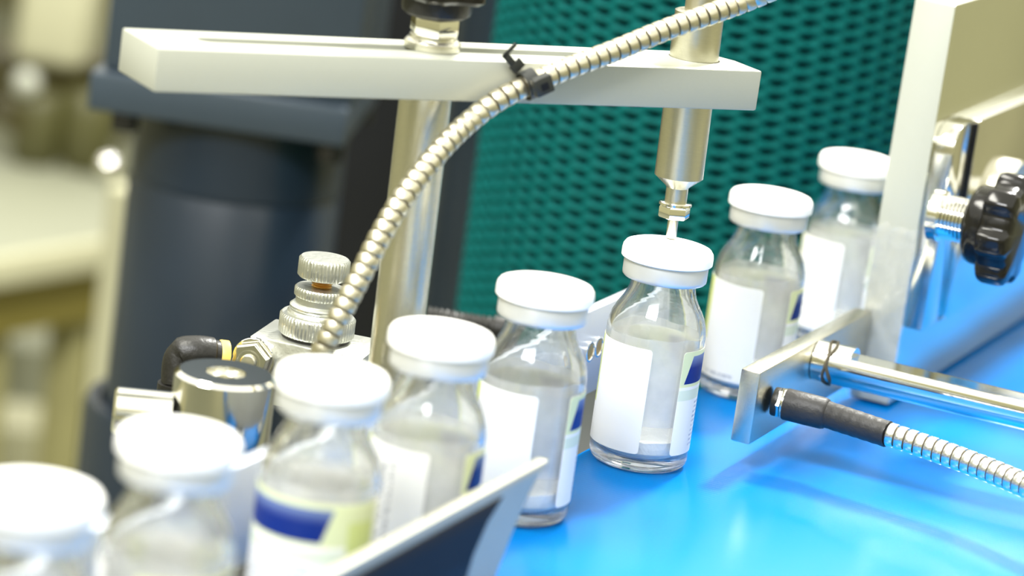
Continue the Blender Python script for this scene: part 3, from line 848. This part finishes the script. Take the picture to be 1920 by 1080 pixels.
# ================================================================== MOTOR (blurred, upper left)
t = thing('drive_motor', 'blurred slate blue motor with square head on a round body', 'motor', Pd(400, 760, 1080))
mc = Pd(432, 420, 1085)
hz = Pd(400, 205, 1040).z
hx = V((math.cos(rad(-3)), math.sin(rad(-3)), 0)); hy = V((-hx.y, hx.x, 0))
HM = Matrix((hx, hy, V((0, 0, 1)))).transposed().to_4x4(); HM.translation = V((mc.x, mc.y, 0))
mb = MB(); mb.box(-42, 41, -38, 40, hz + 8, hz + 220, HM, 2.0); part('square_head', mb, MT['motor2'], t)
mb = MB(); mb.box(-45, 40, -42, 42, hz - 5, hz + 8, HM, 1.4); part('head_flange', mb, MT['motor2'], t)
mb = MB(); mb.lathe([(0.01, hz - 140), (36, hz - 140), (36, hz - 32), (35.4, hz - 31.2), (35.4, hz - 30.2), (36, hz - 29.5), (36, hz - 5.1), (0.01, hz - 5.1)], 64, Matrix.Translation((mc.x, mc.y, 0))); part('round_body', mb, MT['motor'], t)
for sx, sy in ((-33, -36), (35, -36), (-33, 36), (35, 36)):
    mb = MB(); c = HM @ V((sx, sy, 0)); mb.lathe([(0.01, hz - 11), (4.2, hz - 11), (4.6, hz - 10), (4.6, hz - 5.05), (0.01, hz - 5.05)], 20, Matrix.Translation((c.x, c.y, 0))); part('bolt_head', mb, MT['blackm'], t)
mb = MB(); mb.lathe([(30, hz - 210), (43, hz - 210), (43, hz - 113), (41.5, hz - 110), (38, hz - 110), (36.3, hz - 116)], 48, Matrix.Translation((mc.x, mc.y, 0))); part('lower_collar', mb, MT['motor'], t)
MOTOR = t
# dark machine panel behind
p0, p1 = Pd(560, 300, 1330), Pd(975, 300, 1330)
mb = MB(); hx2 = (p1 - p0).normalized(); hx2.z = 0; hx2.normalize()
mb.box(0, (p1 - p0).length, 0, 12, -160, 330, frame(V((p0.x, p0.y, 0)), (0, 0, 1), hx2), 1)
o = part('equipment_enclosure', mb, MT['navy'], None, origin=(p0.x, p0.y, -160)); tag(o, 'near black equipment enclosure between the motor and the teal drum', 'enclosure')
# grey blurred column
mb = MB(); c = Pd(897, 80, 1150); mb.lathe([(0.01, -100), (9, -100), (9, 260), (0.01, 260)], 24, Matrix.Translation((c.x, c.y, 0)))
o = part('grey_column', mb, MT['motor2'], None, origin=(c.x, c.y, -100)); tag(o, 'dim grey round column left of the teal drum', 'column')
# dark threaded tube under the teal belt
a = Pd(800, 596, 850); b = Pd(960, 622, 850)
pp, L_ = spline([a, (a + b) / 2, b], 60)
t = thing('threaded_tube', 'dark threaded tube lying below the teal drum', 'tube', (a + b) / 2)
mb = MB(); mb.tube(pp, 3.0, 20, rfun=lambda u: 3.0 + .25 * math.sin(u * 90)); part('tube', mb, MT['blackm'], t)
mb = MB(); mb.lathe([(0.01, 0), (3.8, 0), (3.8, 3), (0.01, 3)], 24, frame(pp[46], (b - a))); part('clip', mb, MT['blackm'], t)

# ================================================================== VALVE BLOCK WITH KNURLED KNOBS
vd = 745.0
vb = Pd(592, 628, vd)            # where the lowest knurled ring meets the block top
t = thing('flow_valve', 'silver valve block with stacked knurled knobs and bolt nuts', 'valve', vb - V((0, 0, 18)))
vx = V((math.cos(rad(12)), math.sin(rad(12)), 0))
# block axes from the picture: its long edge falls to the right
bx = (Pz(640, 690, vb.z - 1) - Pz(530, 668, vb.z - 1)); bx.z = 0; bx.normalize(); by = V((-bx.y, bx.x, 0))
BM = Matrix((bx, by, V((0, 0, 1)))).transposed().to_4x4(); BM.translation = vb
mb = MB(); mb.box(-13.0, 14.5, -9.5, 9.5, -16, -.6, BM, .5); part('block', mb, MT['alu'], t)
for sx in (-11.2, 9.6):
    c = BM @ V((sx, -9.5, -5.6)); m = frame(c, -by, bx)
    mb = MB(); mb.lathe([(0.01, 0), (4.9, 0), (5.0, .3), (5.0, 1.0), (4.8, 1.2), (0.01, 1.2)], 36, m); part('washer', mb, MT['chrome'], t)
    mb = MB(); hexnut(mb, 4.6, 3.2, frame(c - by * 1.2, -by, bx + V((0, 0, .3)))); nt_ = part('nut', mb, MT['chrome'], t)
    mb = MB(); mb.lathe([(2.0, 4.3), (2.9, 4.45), (2.9, 4.4)], 24, m); mb.lathe([(0.01, 5.2), (1.6, 5.2), (1.9, 4.9), (1.9, 4.0), (0.01, 4.0)], 24, m); part('stud_end', mb, MT['steel'], nt_)
up = V((0.0, 0, 1)); K = frame(vb - V((0, 0, .6)), up)
def h(py): return (632 - py) / (F / vd) / .97
mb = MB(); knurl(mb, 8.9, .8, h(588), 60, .28, K, .5); part('knurled_ring', mb, MT['alu'], t)
mb = MB(); mb.lathe([(0.01, 0), (8.0, 0), (8.0, .8), (0.01, .8)], 40, K); part('ring_seat', mb, MT['blackm'], t)
mb = MB(); mb.lathe([(0.01, h(588)), (7.2, h(588)), (7.3, h(588) + .5), (7.0, h(588) + 1.0), (6.6, h(588) + 1.1), (6.9, h(588) + 1.5), (6.9, h(588) + 2.0), (6.2, h(588) + 2.6), (5.7, h(588) + 2.7), (5.7, h(554)), (0.01, h(554))], 44, K); part('bonnet', mb, MT['alu'], t)
mb = MB(); knurl(mb, 6.2, h(556), h(537), 46, .22, K, .4); part('lock_ring', mb, MT['alu'], t)
mb = MB(); pr = [(0.01, h(537))]
for k in range(5): pr += [(2.1, h(537) + k * .65), (2.45, h(537) + .32 + k * .65)]
pr += [(2.1, h(518)), (0.01, h(518))]
mb.lathe(pr, 28, K); part('adjusting_screw', mb, MT['brass'], t, 'brassy thread between the knobs')
mb = MB(); knurl(mb, 6.0, h(519), h(481), 44, .25, K, .5); part('adjusting_knob', mb, MT['alu'], t)

# shaft collar with cross rod, in front of the valve
cp = Pd(424, 698, 690)
t = thing('shaft_collar', 'chrome shaft collar with a bored top, left behind the nearest vials', 'collar', cp - V((0, 0, 20)))
m = Matrix.Translation(cp)
R = 96 / (F / 690)
mb = MB(); mb.lathe([(4.2, -.8), (4.4, 0), (R - 1.0, 0), (R, -.9), (R, -21), (4.2, -21)], 64, m, closed=True); part('ring', mb, MT['chrome'], t)
mb = MB(); mb.lathe([(0.01, -4.5), (2.4, -4.5), (2.4, -1.4), (3.0, -.9), (4.15, -.9), (4.15, -6), (0.01, -6)], 36, m); part('bore_sleeve', mb, MT['steel'], t)
# cross rod
a = Pd(212, 768, 688); b = Pd(335, 788, 690)
dr = V(((b - a).x, (b - a).y, 0)).normalized(); rc_ = a
mb = MB(); rr = 45 / (F / 688)
m = frame(rc_, dr); Lc = ((cp - rc_).dot(dr)) - R + .3
mb.lathe([(0.01, 0), (rr - .6, 0), (rr, .6), (rr, Lc), (0.01, Lc)], 48, m)
o = part('cross_rod', mb, MT['chrome'], t, 'bright horizontal rod')
# black elbow fitting
t = thing('elbow_fitting', 'black push-in elbow fitting with an orange ring left of the valve', 'fitting', Pd(350, 700, 735))
a = Pd(330, 730, 735); b = Pd(336, 672, 735); c = Pd(365, 662, 735); d = Pd(408, 667, 737)
pp, _ = spline([a, b, c, d], 30)
mb = MB(); mb.tube(pp, 3.6, 24, rfun=lambda u: 3.0 if u < .05 else 3.6 + (.5 if .5 < u < .9 else 0)); part('elbow', mb, MT['blackm'], t)
mb = MB(); mb.lathe([(0.01, 0), (4.2, 0), (4.4, .4), (4.4, 3.4), (0.01, 3.4)], 28, frame(a - V((0, 0, 2)), (0, 0, 1))); part('thread_collar', mb, MT['blackm'], t)
mb = MB(); mb.lathe([(0.01, 0), (3.6, 0), (3.8, .3), (3.8, 2.0), (2.6, 2.4), (0.01, 2.4)], 28, frame(d + (d - c).normalized() * .1, (d - c))); part('release_ring', mb, MT['orange'], t, 'orange release ring')

# ================================================================== BLURRED BACKGROUND AT LEFT
BD = 1900.0
def bgbox(name, label, cat, x0, x1, y0, y1, d, depth, m, bev=2, par=None):
    c = Pd((x0 + x1) / 2, (y0 + y1) / 2, d); k = d / F
    wx, wz = (x1 - x0) * k, (y1 - y0) * k
    mb = MB(); mb.box(-wx / 2, wx / 2, 0, depth, -wz / 2, wz / 2, Matrix.Translation(c), bev)
    o = part(name, mb, m, par, origin=c - V((0, 0, wz / 2)))
    if not par: tag(o, label, cat)
    return o
# bench: grey top, cream front beam, olive side panel, legs
bt = thing('work_bench', 'blurred bench with grey top, cream front beam and olive skirt at the left', 'bench', Pd(60, 900, 1750))
hb = Pd(90, 500, 1750).z
A = Pz(-260, 545, hb); B = Pz(420, 432, hb)
dx = (B - A); dx.z = 0; Lb = dx.length; dx.normalize(); dy = V((-dx.y, dx.x, 0))
BMx = Matrix((dx, dy, V((0, 0, 1)))).transposed().to_4x4(); BMx.translation = A
mb = MB(); mb.box(0, Lb, 0, 460, -3, 6, BMx, 1); part('bench_top', mb, MT['greytop'], bt)
mb = MB(); mb.box(0, Lb, -8, 0, -9, 8, BMx, 1.5); part('front_beam', mb, MT['cream'], bt)
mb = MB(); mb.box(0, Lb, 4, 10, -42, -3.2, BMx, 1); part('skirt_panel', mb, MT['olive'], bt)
for k, px in enumerate((112, 520, -240)):
    c = A + dx * ((Pd(px, 740, 1750) - A).dot(dx)) + dy * 24; mb = MB(); mb.box(-11, 11, -11, 11, -850, hb - 3.2, Matrix.Translation((c.x, c.y, 0)), 1); part('leg', mb, MT['khaki'], bt)
# lower things under the bench
for k, (px, py, d, r, mname, lab) in enumerate(((45, 690, 2300, 30, 'greytop', 'pale blurred round drum under the bench'), (25, 850, 2200, 34, 'cream', 'pale blurred drum low in the left corner'))):
    c = Pd(px, py, d); mb = MB(); mb.lathe([(0.01, -r * .8), (r, -r * .8), (r * 1.05, -r * .4), (r, 0), (r * 1.05, r * .4), (r, r * .8), (0.01, r * .8)], 32, Matrix.Translation(c))
    o = part('drum', mb, MT[mname], None, origin=c - V((0, 0, r * .8))); tag(o, lab, 'drum')
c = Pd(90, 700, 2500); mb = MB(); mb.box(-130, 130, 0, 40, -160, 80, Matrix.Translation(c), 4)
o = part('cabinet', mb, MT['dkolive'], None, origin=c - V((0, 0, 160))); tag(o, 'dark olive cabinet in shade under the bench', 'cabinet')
# machine on the bench: pale hood, dark castings, ball handles
mh = thing('bench_machine', 'blurred machine with pale hood and dark castings at upper left', 'machine', Pz(120, 420, hb + 6))
def lump(name, px, py, d, rx, rz, m, seg=28):
    c = Pd(px, py, d); c.z = max(c.z, hb + 6.3 + rz); mb = MB()
    mb.lathe([(0.01, -rz), (rx * .8, -rz), (rx, -rz * .75), (rx, rz * .75), (rx * .8, rz), (0.01, rz)], seg, Matrix.Translation(c)); return part(name, mb, m, mh)
c = Pd(98, 62, 1950); mb = MB(); mb.box(-23, 21, 0, 70, -22, 40, Matrix.Translation(c) @ Matrix.Rotation(rad(2), 4, 'Y'), 8, segs=4); part('pale_hood', mb, MT['cream'], mh)
c = Pd(90, 250, 2060); mb = MB(); mb.box(-75, 75, 0, 60, hb + 6.5 - c.z, 50, Matrix.Translation(c), 6); part('dark_casting', mb, MT['dkolive'], mh)
lump('valve_body', 70, 262, 1960, 16, 22, MT['dkgrey']); lump('valve_body', 165, 245, 1960, 17, 24, MT['dkgrey'])
lump('bell_foot', 60, 215, 1965, 24, 8, MT['dkolive'])
def ball(name, px, py, d, r, m, par):
    c = Pd(px, py, d); mb = MB(); mb.lathe([(0.01 + r * math.sin(rad(a)), -r * math.cos(rad(a))) for a in range(0, 181, 12)], 28, Matrix.Translation(c)); return part(name, mb, m, par)
ball('ball_handle', 50, 155, 1940, 8.0, MT['anod'], mh)
# chrome pipe left of the motor
t = thing('upright_pipe', 'blurred pale upright pipe with bright domed cap beside the motor', 'pipe', Pd(195, 560, 1500))
c = Pd(203, 310, 1500); mb = MB(); mb.lathe([(0.01 + 5.5 * math.sin(rad(a)), -5.5 * math.cos(rad(a))) for a in range(0, 181, 12)], 24, Matrix.Translation(c)); part('domed_cap', mb, MT['chrome'], t)
mb = MB(); c2 = Pd(232, 345, 1500); mb.lathe([(0.01, -110), (7, -110), (7, -2), (5, 0), (0.01, 0)], 28, Matrix.Translation(c2)); part('pipe', mb, MT['cream'], t)
